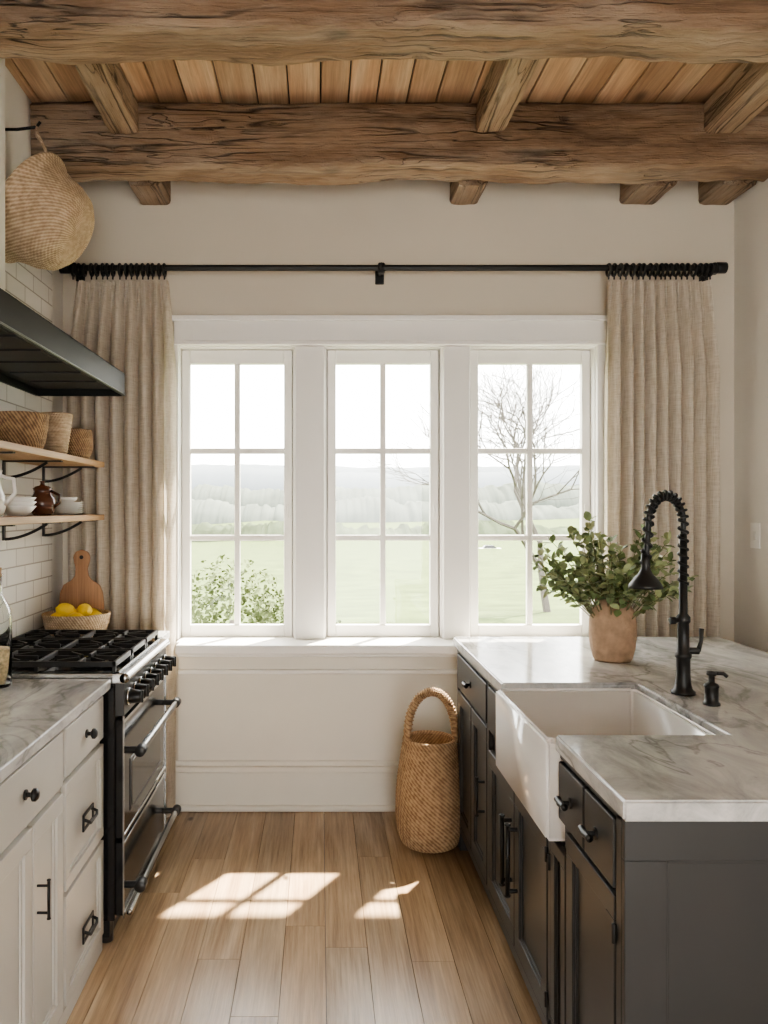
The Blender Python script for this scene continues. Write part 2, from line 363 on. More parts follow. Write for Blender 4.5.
# ------------------------------------------------------------------ curtains
RY,RZ=3.865,2.66
def curtain(x0,x1,x0b,x1b,n,seed):
    b=B('linen_curtain'); U,V=240,90; z0,z1=.02,2.60; vs=[];fs=[]
    for j in range(V+1):
        t=j/V; z=z1+(z0-z1)*t
        s=min(1,t*6); 
        for i in range(U+1):
            u=i/U; a=x0+(x0b-x0)*s; c=x1+(x1b-x1)*s
            ph=2*math.pi*n*u+ .9*math.sin(5*u+seed)+.5*noise.noise(Vector((u*3,t*1.5,seed)))*(1+2*t)
            amp=(.018+.032*s)*(.8+.5*noise.noise(Vector((u*5,0,seed*3))))
            sn=math.sin(ph); yy=RY+.010+amp*sn+.006*math.sin(2*ph+1)+(.006*math.sin(ph*3) if t<.05 else 0)
            yy=max(3.80,min(3.932,yy))
            xx=a+(c-a)*u+.014*math.cos(ph)*s+.008*noise.noise(Vector((u*4,t*3,seed)))
            vs.append((xx,yy,z))
    for j in range(V):
        for i in range(U): k=j*(U+1)+i; fs.append([k,k+1,k+U+2,k+U+1])
    b.raw(vs,fs,M_lin,True)
    return b.done(fixn=False)
curtain(-1.19,-.735,-1.235,-.715,8,1.3)
curtain(1.39,1.895,1.37,1.93,9,4.1)
b=B('curtain_rod')
b.cyl((-1.235,RY,RZ),(1.93,RY,RZ),.0145,M_blk)
for x in (-1.255,1.915): b.cyl((x,RY,RZ),(x+.045,RY,RZ),.027,M_blk,seg=20); 
for x in (-1.19,.296,1.905):
    b.cyl((x,RY,RZ),(x,YW,RZ-.0),.008,M_blk); b.box(x-.022,x+.022,YW-.012,YW,RZ-.05,RZ+.03,M_blk,.004); b.ring((x,RY,RZ),.02,.007,M_blk)
    b.box(x-.016,x+.016,RY-.02,RY+.02,RZ-.03,RZ+.022,M_blk,.006)
def rings(x0,x1,n):
    for i in range(n):
        x=x0+(x1-x0)*i/(n-1)+rnd(-.006,.006); b.ring((x,RY,RZ-.010),.027,.0065,M_blk,'X'); b.cyl((x,RY,RZ-.034),(x,RY,RZ-.056),.004,M_blk,seg=6)
rings(-1.19,-.75,17); rings(1.40,1.885,19)
b.done()

# ------------------------------------------------------------------ cabinet helpers
def fbox(b,face,pos,u0,u1,z0,z1,d0,d1,mat,bev=.002):
    if face=='+X': b.box(pos+d0,pos+d1,u0,u1,z0,z1,mat,bev)
    elif face=='-X': b.box(pos-d1,pos-d0,u0,u1,z0,z1,mat,bev)
    else: b.box(u0,u1,pos-d1,pos-d0,z0,z1,mat,bev)
def fp(face,pos,u,z,d):
    return {'+X':Vector((pos+d,u,z)),'-X':Vector((pos-d,u,z)),'-Y':Vector((u,pos-d,z))}[face]
def shaker(b,face,pos,u0,u1,z0,z1,mat,fw=.055,t=.018):
    fbox(b,face,pos,u0,u1,z0,z0+fw,0,t,mat); fbox(b,face,pos,u0,u1,z1-fw,z1,0,t,mat)
    fbox(b,face,pos,u0,u0+fw,z0+fw,z1-fw,0,t,mat); fbox(b,face,pos,u1-fw,u1,z0+fw,z1-fw,0,t,mat)
    fbox(b,face,pos,u0+fw-.002,u1-fw+.002,z0+fw-.002,z1-fw+.002,0,.006,mat)
    q=.008
    fbox(b,face,pos,u0+fw,u1-fw,z0+fw,z0+fw+q,0,.011,mat); fbox(b,face,pos,u0+fw,u1-fw,z1-fw-q,z1-fw,0,.011,mat)
    fbox(b,face,pos,u0+fw,u0+fw+q,z0+fw,z1-fw,0,.011,mat); fbox(b,face,pos,u1-fw-q,u1-fw,z0+fw,z1-fw,0,.011,mat)
def knob(b,face,pos,u,z,d=.018,s=1):
    b.cyl(fp(face,pos,u,z,d),fp(face,pos,u,z,d+.004),.013*s,M_blk); b.cyl(fp(face,pos,u,z,d),fp(face,pos,u,z,d+.022),.006*s,M_blk)
    b.tube([fp(face,pos,u,z,d+q) for q in (.016,.02,.028,.034)],[.009*s,.016*s,.016*s,.009*s],M_blk,16)
def bail(b,face,pos,u,z,d=.018,w=.055):
    for dz in (-.022,.022): fbox(b,face,pos,u-w,u+w,z+dz-.004,z+dz+.004,d,d+.006,M_blk,.001)
    for du in (-w,w-.008): fbox(b,face,pos,u+du,u+du+.008,z-.022,z+.022,d,d+.006,M_blk,.001)
    p=[fp(face,pos,u-w+.008,z+.01,d),fp(face,pos,u-w+.01,z+.004,d+.018),fp(face,pos,u-w+.02,z-.004,d+.02),fp(face,pos,u+w-.02,z-.004,d+.02),fp(face,pos,u+w-.01,z+.004,d+.018),fp(face,pos,u+w-.008,z+.01,d)]
    b.tube(p,.005,M_blk,8)
def vpull(b,face,pos,u,z0,z1,d=.018,r=.006):
    b.tube([fp(face,pos,u,z0,d+.03),fp(face,pos,u,z1,d+.03)],r,M_blk,10)
    for z in (z0+.015,z1-.015): b.cyl(fp(face,pos,u,z,d),fp(face,pos,u,z,d+.03),r*.9,M_blk,seg=8)
    for z in (z0,z1): b.ring(fp(face,pos,u,z,d+.03),r*.9,r*.5,M_blk,'Z',12,6)
def hinge(b,face,pos,u,z,d=.016):
    b.cyl(fp(face,pos,u,z-.02,d+.004),fp(face,pos,u,z+.02,d+.004),.005,M_blk,seg=8)

# left base cabinets
b=B('base_cabinet'); P=-.748
b.box(XL+.014,P,.6,2.715,.05,.884,M_cabL); b.box(XL+.014,P-.02,.6,2.715,0,.05,M_cabL)
fbox(b,'+X',P,.6,2.715,.0,.05,-.012,.01,M_cabL)
def drawer(b,face,pos,u0,u1,z0,z1,mat,t=.018):
    fbox(b,face,pos,u0,u1,z0,z1,0,t,mat,.003)
drawer(b,'+X',P,2.30,2.70,.725,.865,M_cabL); knob(b,'+X',P,2.50,.795)
shaker(b,'+X',P,2.30,2.70,.395,.705,M_cabL,.035); bail(b,'+X',P,2.51,.53)
shaker(b,'+X',P,2.30,2.70,.065,.38,M_cabL,.035); bail(b,'+X',P,2.51,.185)
drawer(b,'+X',P,1.62,2.275,.71,.865,M_cabL); knob(b,'+X',P,1.98,.79)
shaker(b,'+X',P,2.04,2.275,.065,.69,M_cabL,.05); shaker(b,'+X',P,1.62,2.03,.065,.69,M_cabL,.05)
vpull(b,'+X',P,2.065,.44,.54,r=.004)
drawer(b,'+X',P,.95,1.60,.71,.865,M_cabL); shaker(b,'+X',P,1.28,1.60,.065,.69,M_cabL); shaker(b,'+X',P,.95,1.27,.065,.69,M_cabL)
b.done()
b=B('marble_countertop'); b.box(XL+.013,-.71,.6,2.718,.885,.92,M_marb,.004); b.done()
b=B('base_cabinet'); b.box(XL+.014,P,3.482,3.775,.05,.884,M_cabL); b.box(XL+.014,P-.02,3.482,3.775,0,.05,M_cabL)
shaker(b,'+X',P,3.49,3.77,.07,.865,M_cabL,.05); b.done()
b=B('marble_countertop'); b.box(XL+.013,-.71,3.480,3.785,.885,.92,M_marb,.004); b.done()

# ------------------------------------------------------------------ range
b=B('kitchen_range'); Y0,Y1=2.728,3.472; YM=(Y0+Y1)/2
b.box(XL+.014,-.70,Y0,Y1,.09,.90,M_blkgl,.004)
for yy in (Y0+.05,Y1-.05):
    for xx in (-.74,-1.2): b.cyl((xx,yy,0),(xx,yy,.1),.022,M_dsteel)
b.box(-1.2,-.72,Y0+.01,Y1-.01,.03,.09,M_blk)
b.box(XL+.014,-.665,Y0,Y1,.90,.935,M_steel,.004)
b.box(XL+.02,-.69,Y0+.02,Y1-.02,.934,.940,M_blkgl,.002)
b.cyl((-.668,Y0,.918),(-.668,Y1,.918),.017,M_steel)
b.box(-.70,-.668,Y0,Y1,.79,.902,M_dsteel,.003)
for i in range(8):
    yy=Y0+.055+i*(Y1-Y0-.11)/7
    b.cyl((-.668,yy,.845),(-.66,yy,.845),.030,M_steel,seg=20); b.cyl((-.66,yy,.845),(-.620,yy,.845),.025,M_blk,.021,seg=20)
    b.box(-.628,-.614,yy-.004,yy+.004,.823,.867,M_blk,.002)
for (z0,z1,hz,win) in ((.37,.775,.665,True),(.105,.355,.20,False)):
    b.box(-.70,-.672,Y0+.006,Y1-.006,z0,z1,M_blkgl,.004)
    b.box(-.673,-.669,Y0+.006,Y1-.006,z0,z0+.012,M_steel,.001); b.box(-.673,-.669,Y0+.006,Y1-.006,z1-.012,z1,M_steel,.001)
    if win:
        b.box(-.674,-.669,Y0+.10,Y1-.10,z0+.06,z1-.16,M_dsteel,.002); b.box(-.672,-.6675,Y0+.115,Y1-.115,z0+.075,z1-.175,M_blkgl,.001)
    b.cyl((-.618,Y0+.02,hz),(-.618,Y1-.02,hz),.013,M_hsteel)
    for yy in (Y0+.035,Y1-.035):
        b.cyl((-.672,yy,hz),(-.612,yy,hz),.012,M_blk); b.cyl((-.618,yy-.022,hz),(-.618,yy+.022,hz),.019,M_blk)
b.box(-.673,-.668,Y0,Y0+.006,.1,.79,M_steel); b.box(-.673,-.668,Y1-.006,Y1,.1,.79,M_steel)
b.cyl((-.66,Y0+.04,.10),(-.66,Y1-.04,.10),.010,M_steel)
for i in range(3):
    cy=Y0+.125+i*(Y1-Y0-.25)/2
    for cx in (-1.12,-.83):
        b.lathe([(0,.94),(.05,.94),(.052,.948),(.035,.95),(.035,.957),(.03,.96),(0,.96)],M_blk,(cx,cy,0),24)
        for k in range(8):
            a=k*math.pi/4
            b.box(.03,.115,-.005,.005,.958,.974,M_blk,.002,Matrix.Translation((cx,cy,0))@Matrix.Rotation(a,4,'Z'))
    x0,x1,y0,y1=-1.245,-.70,cy-.115,cy+.115
    for yy in (y0,y1-.012): b.box(x0,x1,yy,yy+.012,.955,.974,M_blk,.002)
    for xx in (x0,(x0+x1)/2-.006,x1-.012): b.box(xx,xx+.012,y0,y1,.955,.974,M_blk,.002)
    for xx in (x0,(x0+x1)/2-.006,x1-.012):
        for yy in (y0,y1-.012): b.box(xx,xx+.012,yy,yy+.012,.938,.956,M_blk)
b.done()

# ------------------------------------------------------------------ hood
b=B('range_hood'); hx0,hx1,hy0,hy1=XL+.0125,-.872,2.15,3.58; hz0,hz1=2.0,2.10
b.box(hx1-.012,hx1,hy0,hy1,hz0,hz1,M_hood,.003); b.box(hx0,hx1-.012,hy0,hy0+.012,hz0,hz1,M_hood,.002); b.box(hx0,hx1-.012,hy1-.012,hy1,hz0,hz1,M_hood,.002)
b.box(hx0,hx0+.01,hy0+.012,hy1-.012,hz0,hz1,M_hood)
b.box(hx0,hx1-.01,hy0+.01,hy1-.01,hz0+.03,hz0+.045,M_hood)
for i in range(6):
    yy=hy0+.08+i*.22; b.box(hx0+.06,hx1-.06,yy,yy+.18,hz0+.024,hz0+.032,M_filter,.002)
b.cyl((hx1+.001,hy0,hz0+.006),(hx1+.001,hy1,hz0+.006),.003,M_dsteel,seg=8)
cx1,cy0,cy1=-1.14,2.6,2.9; zt=2.28
vs=[(hx0,hy0,hz1),(hx1,hy0,hz1),(hx1,hy1,hz1),(hx0,hy1,hz1),(hx0,cy0,zt),(cx1,cy0,zt),(cx1,cy1,zt),(hx0,cy1,zt)]
b.raw(vs,[[0,1,5,4],[1,2,6,5],[2,3,7,6],[4,5,6,7],[0,3,2,1],[0,4,7,3]],M_hood)
b.box(hx0,cx1,cy0,cy1,zt,ZC-.002,M_cer,.003)
b.done()

# ------------------------------------------------------------------ shelves
def shelf(z):
    b=B('floating_shelf'); x0,x1=XL+.013,-1.012
    b.box(x0,x1,2.42,3.76,z-.026,z,M_shelf,.003)
    for yy in (2.7,3.2,3.66):
        b.box(x0,x0+.006,yy-.012,yy+.012,z-.10,z-.026,M_blk,.001); b.box(x0,x1-.02,yy-.012,yy+.012,z-.032,z-.026,M_blk,.001)
        pts=[Vector((x0+.006+.17*(i/10),yy,z-.095+.062*(i/10)**1.8)) for i in range(11)]
        b.tube(pts,.006,M_blk,8)
    b.done()
shelf(1.716); shelf(1.47)

def basket(name,loc,prof,mat,coil=.009,handles=None,M=None,seg=48):
    P=[Vector((r,z)) for r,z in prof]; out=[]
    for i in range(len(P)-1):
        d=(P[i+1]-P[i]); n=max(1,int(d.length/(coil/6)))
        nrm=Vector((d.y,-d.x)).normalized()
        for k in range(n): out.append((P[i]+d*k/n,nrm))
    s=0; res=[]; last=out[0][0]
    for p,nn in out:
        s+=(p-last).length; last=p
        q=p+nn*abs(math.sin(math.pi*s/coil))*coil*.28; res.append((max(0,q.x),q.y))
    rim=prof[-1]
    inner=[(max(0,r-coil*.7),z) for r,z in reversed(prof[1:])]+[(0,prof[0][1]+coil)]
    b=B(name); b.lathe(res+[(rim[0],rim[1]+coil*.4)]+inner,mat,(0,0,0),seg)
    b.ring((0,0,rim[1]),rim[0]-coil*.3,coil*.65,mat,'Z',48,8)
    if handles: handles(b)
    return b.done(M=M if M else Matrix.Translation(loc),origin=(0,0,0))
basket('wicker_basket',(-1.135,3.04,1.7205),[(0,0),(.072,0),(.085,.03),(.094,.08),(.098,.13)],M_w2,.012)
basket('wicker_basket',(-1.10,3.33,1.7205),[(0,0),(.042,0),(.048,.03),(.058,.10),(.066,.165)],M_w3,.012)
basket('wicker_basket',(-1.085,3.55,1.7205),[(0,0),(.055,0),(.07,.03),(.074,.07),(.068,.12)],M_w2,.012)
b=B('clay_jug'); c=(-1.11,3.20,1.471)
b.lathe([(0,0),(.034,0),(.044,.012),(.052,.04),(.05,.065),(.036,.085),(.032,.095),(.038,.108),(.034,.108),(.03,.095),(0,.09)],M_brn,c)
b.lathe([(.036,.106),(.03,.114),(.01,.12),(.008,.13),(.012,.136),(0,.138)],M_brn,c,24)
b.tube([(c[0]+.045,c[1]-.005,c[2]+.03),(c[0]+.07,c[1]-.008,c[2]+.05),(c[0]+.07,c[1]-.008,c[2]+.08),(c[0]+.034,c[1]-.004,c[2]+.097)],.006,M_brn,8)
b.done()
b=B('plate_stack'); c=(-1.095,3.45,1.471)
for i in range(6): b.lathe([(0,.0),(.04,0),(.045,.004),(.072,.011),(.074,.013),(.045,.008),(0,.006)],M_cer,(c[0]+rnd(-.002,.002),c[1],c[2]+i*.0085),36)
b.lathe([(0,0),(.025,0),(.045,.014),(.05,.024),(.047,.024),(.04,.014),(0,.006)],M_cer,(c[0],c[1],c[2]+.052),30)
b.done()
b=B('bowl_stack'); c=(-1.12,2.96,1.471)
for i in range(3): b.lathe([(0,.0),(.03,0),(.05,.014),(.068,.036),(.065,.037),(.045,.016),(0,.006)],M_cer,(c[0],c[1],c[2]+i*.016),36)
b.done()
b=B('ceramic_pitcher'); c=(-1.15,2.78,1.471)
b.lathe([(0,0),(.045,0),(.055,.03),(.052,.07),(.038,.11),(.036,.13),(.044,.16),(.040,.16),(.033,.13),(0,.12)],M_cer,c)
b.tube([(c[0]+.04,c[1],c[2]+.14),(c[0]+.085,c[1],c[2]+.13),(c[0]+.09,c[1],c[2]+.08),(c[0]+.053,c[1],c[2]+.04)],.007,M_cer,8)
b.done()

# hanging basket: deep crown pointing into the room, wide rim towards the wall
ax=Vector((-.76,.02,.48)).normalized()
q=Vector((0,0,1)).rotation_difference(ax).to_matrix().to_4x4()
tip=Vector((-.955,3.17,2.56))
basket('hanging_basket',None,[(0,0),(.07,.003),(.12,.018),(.158,.05),(.180,.10),(.190,.155),(.205,.20),(.232,.235)],M_w3,.013,M=Matrix.Translation(tip)@q,seg=64)
b=B('basket_hook')
b.tube([(XL+.0005,3.17,3.00),(-1.20,3.17,3.00),(-1.12,3.16,3.005),(-1.105,3.16,3.025)],.006,M_blk,8)
b.tube([(-1.12,3.16,3.01),(-1.11,3.15,2.97),(-1.09,3.15,2.93),(-1.075,3.16,2.88),(-1.09,3.17,2.93),(-1.12,3.165,2.97),(-1.12,3.16,3.01)],.005,M_w3,8)
b.done()

# ------------------------------------------------------------------ counter items left
c=Vector((-1.105,3.632,.9245))
fb=basket('fruit_bowl',c,[(0,0),(.10,0),(.125,.015),(.14,.05),(.148,.095)],M_w3,.011)
b=B('lemons')
for (x,y,z,a) in [(-.07,-.06,.075,.3),(.02,-.08,.078,1.2),(.085,-.02,.075,2.0),(-.01,.03,.077,.8),(-.08,.05,.075,2.6),(.05,.08,.075,.1),(-.035,-.045,.115,1.7),(.045,-.03,.112,.5),(0,0,.03,.5)]:
    M=Matrix.Translation(c+Vector((x,y,z)))@Matrix.Rotation(a,4,'Z')@Matrix.Rotation(math.pi/2+rnd(-.3,.3),4,'X')
    prof=[]
    for k in range(15):
        t=math.pi*k/14; r=.034*math.sin(t)**.85; z2=-.042*math.cos(t); 
        if k in (0,14): z2*=1.18
        prof.append((r,z2))
    b.lathe(prof,M_lem,(0,0,0),20,M)
b.done(parent=fb)
b=B('cutting_board')
W=.105
pts2=[(-.09,0),(.09,0),(W,.03),(W+.002,.12),(W-.005,.18),(.085,.215),(.05,.235),(.033,.255),(.028,.29),(.036,.32),(.04,.345),(.03,.37),(0,.382),(-.03,.37),(-.04,.345),(-.036,.32),(-.028,.29),(-.033,.255),(-.05,.235),(-.085,.215),(-W+.005,.18),(-W-.002,.12),(-W,.03)]
bm=bmesh.new(); fv=[bm.verts.new((x,0,z)) for x,z in pts2]; f=bm.faces.new(fv)
r=bmesh.ops.extrude_face_region(bm,geom=[f]); 
for v in [g for g in r['geom'] if isinstance(g,bmesh.types.BMVert)]: v.co.y+=.016
bmesh.ops.recalc_face_normals(bm,faces=bm.faces[:]); bmesh.ops.bevel(bm,geom=bm.edges[:],offset=.003,segments=2,affect='EDGES')
M=Matrix.Translation((-1.13,3.782,.922))@Matrix.Rotation(-.02,4,'X')
b.bm(bm,M_board2,False,M); b.cyl(M@Vector((0,-.002,.345)),M@Vector((0,.002,.345)),.009,M_blk)
b.done()
b=B('glass_bottle'); c=(-1.05,2.60,.921)
b.lathe([(0,0),(.043,0),(.046,.01),(.046,.22),(.04,.255),(.018,.295),(.016,.35),(.019,.355),(.019,.365),(.013,.365),(.012,.30),(.036,.25),(.042,.22),(.042,.012),(0,.008)],M_bot,c,32)
b.lathe([(0,.01),(.041,.012),(.041,.12),(0,.122)],M_pasta,c,24); b.lathe([(0,.35),(.0125,.35),(.015,.385),(0,.386)],M_cork,c,16)
b.done()

# ------------------------------------------------------------------ island
P=.628; ix1=1.74; iy0,iy1=1.625,3.57; sy0,sy1=2.05,2.65; sx1=1.05
b=B('kitchen_island')
b.box(P,P+.02,iy0,sy0,.08,.875,M_cabI); b.box(P,P+.02,sy0,sy1,.08,.635,M_cabI); b.box(P,P+.02,sy1,iy1,.08,.875,M_cabI)
b.box(P,ix1,iy0,iy0+.02,.08,.875,M_cabI); b.box(P,ix1,iy1-.02,iy1,.08,.875,M_cabI); b.box(ix1-.02,ix1,iy0,iy1,.08,.875,M_cabI)
b.box(P,ix1,iy0,iy1,.08,.10,M_cabI); b.box(P+.05,ix1-.05,iy0+.05,iy1-.05,0,.08,M_cabI)
b.box(P+.02,1.12,sy0-.025,sy0-.005,.10,.875,M_cabI); b.box(P+.02,1.12,sy1+.005,sy1+.025,.10,.875,M_cabI)
F='-X'
for (u0,u1) in ((iy0,iy0+.03),(2.125,2.15),(2.90,2.93),(iy1-.03,iy1)):
    z1=.875
    if sy0<u0<sy1: z1=.635
    fbox(b,F,P,u0,u1,.08 ,z1,0,.016,M_cabI)
fbox(b,F,P,iy0,iy1,.08,.115,0,.016,M_cabI)
fbox(b,F,P,iy0,sy0-.01,.862,.875,0,.016,M_cabI); fbox(b,F,P,sy1+.01,iy1,.862,.875,0,.016,M_cabI)
for (u0,u1) in ((iy0,iy0+.07),(iy1-.07,iy1)): fbox(b,F,P,u0,u1,0,.08,-.06,.016,M_cabI)
for (u0,u1) in ((1.66,1.842),(1.852,2.04)):
    drawer(b,F,P,u0,u1,.71,.855,M_cabI,.02)
def tknob(u,z):
    b.cyl(fp(F,P,u,z,.018),fp(F,P,u,z,.024),.014,M_blk); b.cyl(fp(F,P,u,z,.02),fp(F,P,u,z,.042),.006,M_blk)
    b.tube([fp(F,P,u-.028,z,.042),fp(F,P,u-.02,z,.044),fp(F,P,u,z,.045),fp(F,P,u+.02,z,.044),fp(F,P,u+.028,z,.042)],[.009,.006,.009,.006,.009],M_blk,12)
tknob(1.765,.782); tknob(1.945,.782)
shaker(b,F,P,1.66,1.985,.12,.695,M_cabI,.05); shaker(b,F,P,1.995,2.12,.12,.63,M_cabI,.035)
for z in (.18,.62): hinge(b,F,P,1.655,z); hinge(b,F,P,2.123,z-.06)
shaker(b,F,P,2.155,2.512,.12,.625,M_cabI,.055); shaker(b,F,P,2.518,2.895,.12,.625,M_cabI,.055)
vpull(b,F,P,2.475,.30,.52,r=.0075); vpull(b,F,P,2.55,.30,.52,r=.0075)
for z in (.18,.57): hinge(b,F,P,2.15,z)
drawer(b,F,P,2.67,2.895,.70,.855,M_cabI,.02)
drawer(b,F,P,2.935,3.535,.71,.855,M_cabI,.02); tknob(3.235,.785)
shaker(b,F,P,2.935,3.23,.12,.695,M_cabI,.055); shaker(b,F,P,3.24,3.535,.12,.695,M_cabI,.055)
vpull(b,F,P,2.965,.36,.50,r=.006)
shaker(b,'-Y',iy0,P-.016,1.19,.08,.875,M_cabI,.085,.018); shaker(b,'-Y',iy0,1.19,ix1,.08,.875,M_cabI,.085,.018)
isl=b.done()
b=B('marble_countertop')
bm=bmesh.new(); X0,X1,Y0i,Y1i=.602,1.80,1.585,3.61; nx=sx1
pl=[(X0,Y0i),(X1,Y0i),(X1,Y1i),(X0,Y1i),(X0,sy1+.002),(nx,sy1+.002),(nx,sy0-.002),(X0,sy0-.002)]
f=bm.faces.new([bm.verts.new((x,y,.877)) for x,y in pl])
r=bmesh.ops.extrude_face_region(bm,geom=[f])
for v in [g for g in r['geom'] if isinstance(g,bmesh.types.BMVert)]: v.co.z=.92
bmesh.ops.recalc_face_normals(bm,faces=bm.faces[:]); bmesh.ops.bevel(bm,geom=bm.edges[:],offset=.005,segments=3,affect='EDGES')
b.bm(bm,M_marb); b.done()
b=B('farmhouse_sink')
bm=bmesh.new(); bmesh.ops.create_cube(bm,size=1)
for v in bm.verts: v.co=Vector((.580+(v.co.x+.5)*(sx1-.002-.580),sy0+(v.co.y+.5)*(sy1-sy0),.642+(v.co.z+.5)*(.905-.642)))
top=[f for f in bm.faces if f.normal.z>.9][0]
bmesh.ops.inset_region(bm,faces=[top],thickness=.028)
r=bmesh.ops.extrude_face_region(bm,geom=[top]); 
nv=[g for g in r['geom'] if isinstance(g,bmesh.types.BMVert)]
for v in nv: v.co.z-=.22
bmesh.ops.delete(bm,geom=[top],context='FACES_ONLY')
bmesh.ops.recalc_face_normals(bm,faces=bm.faces[:]); bmesh.ops.bevel(bm,geom=bm.edges[:],offset=.010,segments=4,affect='EDGES')
b.bm(bm,M_sink,True); b.lathe([(0,.689),(.04,.689),(.045,.6865),(.03,.6862),(0,.687)],M_dsteel,(.83,2.35,0),24)
b.done()
b=B('kitchen_faucet'); fx,fy=1.135,2.50; dr=Vector((-.95,-.32,0)).normalized()
b.lathe([(0,0),(.036,0),(.036,.008),(.028,.014),(.024,.03),(.021,.06),(.021,.11),(.025,.115),(.025,.125),(.019,.13),(.017,.22),(.021,.225),(.021,.24),(.013,.25),(.011,.5),(0,.5)],M_blk,(fx,fy,.92),24)
path=[]
for i in range(30): path.append(Vector((fx,fy,1.26+.20*i/29)))
R=.066
for i in range(1,50):
    a=math.pi*i/49; path.append(Vector((fx,fy,1.46))+dr*(R-R*math.cos(a))+Vector((0,0,R*math.sin(a)*1.2)))
e=path[-1]
for i in range(1,16): path.append(e+Vector((0,0,-.13*i/15))+dr*(.012*i/15))
b.tube(path,.0085,M_blk,10)
hel=[]; turns=24; n=len(path); K=turns*12
for i in range(K+1):
    t=i/K*(n-1); j=min(int(t),n-2); p=path[j].lerp(path[j+1],t-j); T=(path[j+1]-path[j]).normalized()
    s_=T.cross(Vector((-dr.y,dr.x,0))).normalized(); w=Vector((-dr.y,dr.x,0))
    a=2*math.pi*i/12; hel.append(p+(s_*math.cos(a)+w*math.sin(a))*.0135)
b.tube(hel,.0045,M_blk,6)
e=path[-1]
b.lathe([(0,.03),(.012,.03),(.014,.0),(.013,-.015),(.02,-.03),(.038,-.05),(.049,-.066),(.051,-.076),(.044,-.076),(.03,-.055),(0,-.045)],M_blk,e,28)
b.cyl((fx,fy,1.055),(fx+.045,fy-.01,1.055),.011,M_blk); b.tube([(fx+.042,fy-.01,1.055),(fx+.05,fy-.012,1.085),(fx+.052,fy-.012,1.125)],[.008,.006,.008],M_blk,8)
b.cyl((fx,fy,1.15),(fx-.035,fy-.012,1.15),.007,M_blk); b.cyl((fx-.03,fy-.010,1.15),(fx-.046,fy-.014,1.15),.011,M_blk)
b.done()
b=B('soap_dispenser'); c=(1.155,2.36,.92)
b.lathe([(0,0),(.024,0),(.024,.006),(.019,.01),(.019,.05),(.022,.055),(.018,.062),(.009,.066),(.008,.085),(.014,.088),(.014,.098),(0,.10)],M_blk,c,24)
b.tube([(c[0],c[1],c[2]+.093),(c[0]+.03,c[1]-.01,c[2]+.094),(c[0]+.04,c[1]-.012,c[2]+.085)],.006,M_blk,8)
b.done()

# ------------------------------------------------------------------ vase with foliage
def leaf(b,p,d,n,l,w,mat):
    d=d.normalized(); s=d.cross(n); s=s.normalized() if s.length>1e-4 else d.orthogonal().normalized(); n=s.cross(d)
    c=[(0,0,0),(.25,.38,.05),(.55,.5,.06),(.85,.3,.02),(1,0,-.08),(.85,-.3,.02),(.55,-.5,.06),(.25,-.38,.05),(.5,0,-.03)]
    vs=[p+d*(a*l)+s*(q*w)+n*(h*l) for a,q,h in c]
    b.raw(vs,[[0,1,8],[1,2,8],[2,3,8],[3,4,8],[4,5,8],[5,6,8],[6,7,8],[7,0,8]],mat,True)
vc=Vector((1.115,3.05,.921))
b=B('terracotta_vase')
b.lathe([(0,0),(.066,0),(.072,.01),(.082,.05),(.087,.10),(.086,.15),(.078,.19),(.066,.21),(.062,.222),(.066,.234),(.06,.236),(.055,.222),(.06,.2),(.07,.15),(0,.03)],M_terra,vc,48)
vase=b.done()
b=B('leafy_branches')
base=vc+Vector((0,0,.20))
for i in range(70):
    a=rnd(0,2*math.pi); out=.05+.21*math.sqrt(rnd(.03,1)); h=rnd(.05,.33)*(1-.45*(out/.26)**2)+.0
    tip=base+Vector((math.cos(a)*out*1.12,math.sin(a)*out*.95,h+.03))
    st=base+Vector((math.cos(a)*.03,math.sin(a)*.03,-.1))
    mid=st.lerp(tip,.5)+Vector((0,0,.07))
    pts=[]
    for k in range(11):
        t=k/10; pts.append(st*(1-t)**2+mid*2*t*(1-t)+tip*t*t)
    b.tube(pts,[.0025-.0015*k/10 for k in range(11)],M_stem,5)
    for k in range(4,11):
        for q in range(3):
            t=pts[k]-pts[k-1]; rv=Vector((rnd(-1,1),rnd(-1,1),rnd(-.7,1)))
            dd=(t.normalized()*.5+rv).normalized(); l=rnd(.024,.045)
            leaf(b,pts[k]+Vector((rnd(-.004,.004),)*3),dd,Vector((rnd(-.6,.6),rnd(-.6,.6),1)),l,l*.72,M_leaf if random.random()<.5 else M_leaf2)
b.done(parent=vase,fixn=False)

# ------------------------------------------------------------------ floor basket
def fh(b):
    for (ty,sx,top) in ((-.03,.112,.235),):
        pts=[]
        for k in range(25):
            a=math.pi*k/24; pts.append(Vector((-sx*math.cos(a),ty,.46+top*math.sin(a)**.75)))
        b.tube(pts,.017,M_w1,10)
        hel=[]
        for i in range(24*14):
            t=i/(24*14)*24; j=min(int(t),23); p=pts[j].lerp(pts[j+1],t-j); T=(pts[j+1]-pts[j]).normalized(); w=Vector((0,1,0)); s2=T.cross(w)
            a=2*math.pi*i/9; hel.append(p+(s2*math.cos(a)+w*math.sin(a))*.018)
        b.tube(hel,.004,M_w1,5)
basket('seagrass_floor_basket',None,[(0,0),(.108,0),(.126,.012),(.144,.06),(.152,.14),(.150,.22),(.143,.30),(.134,.37),(.124,.43),(.118,.47)],M_w1,.017,handles=fh,seg=64,M=Matrix.Translation((.49,3.58,.004))@Matrix.Rotation(.15,4,'Z')@Matrix.Scale(.98,4))

b=B('light_switch'); b.box(XR-.006,XR,3.74,3.82,1.31,1.43,M_trim,.002); b.box(XR-.010,XR-.005,3.77,3.79,1.35,1.39,M_cer,.001); b.done()

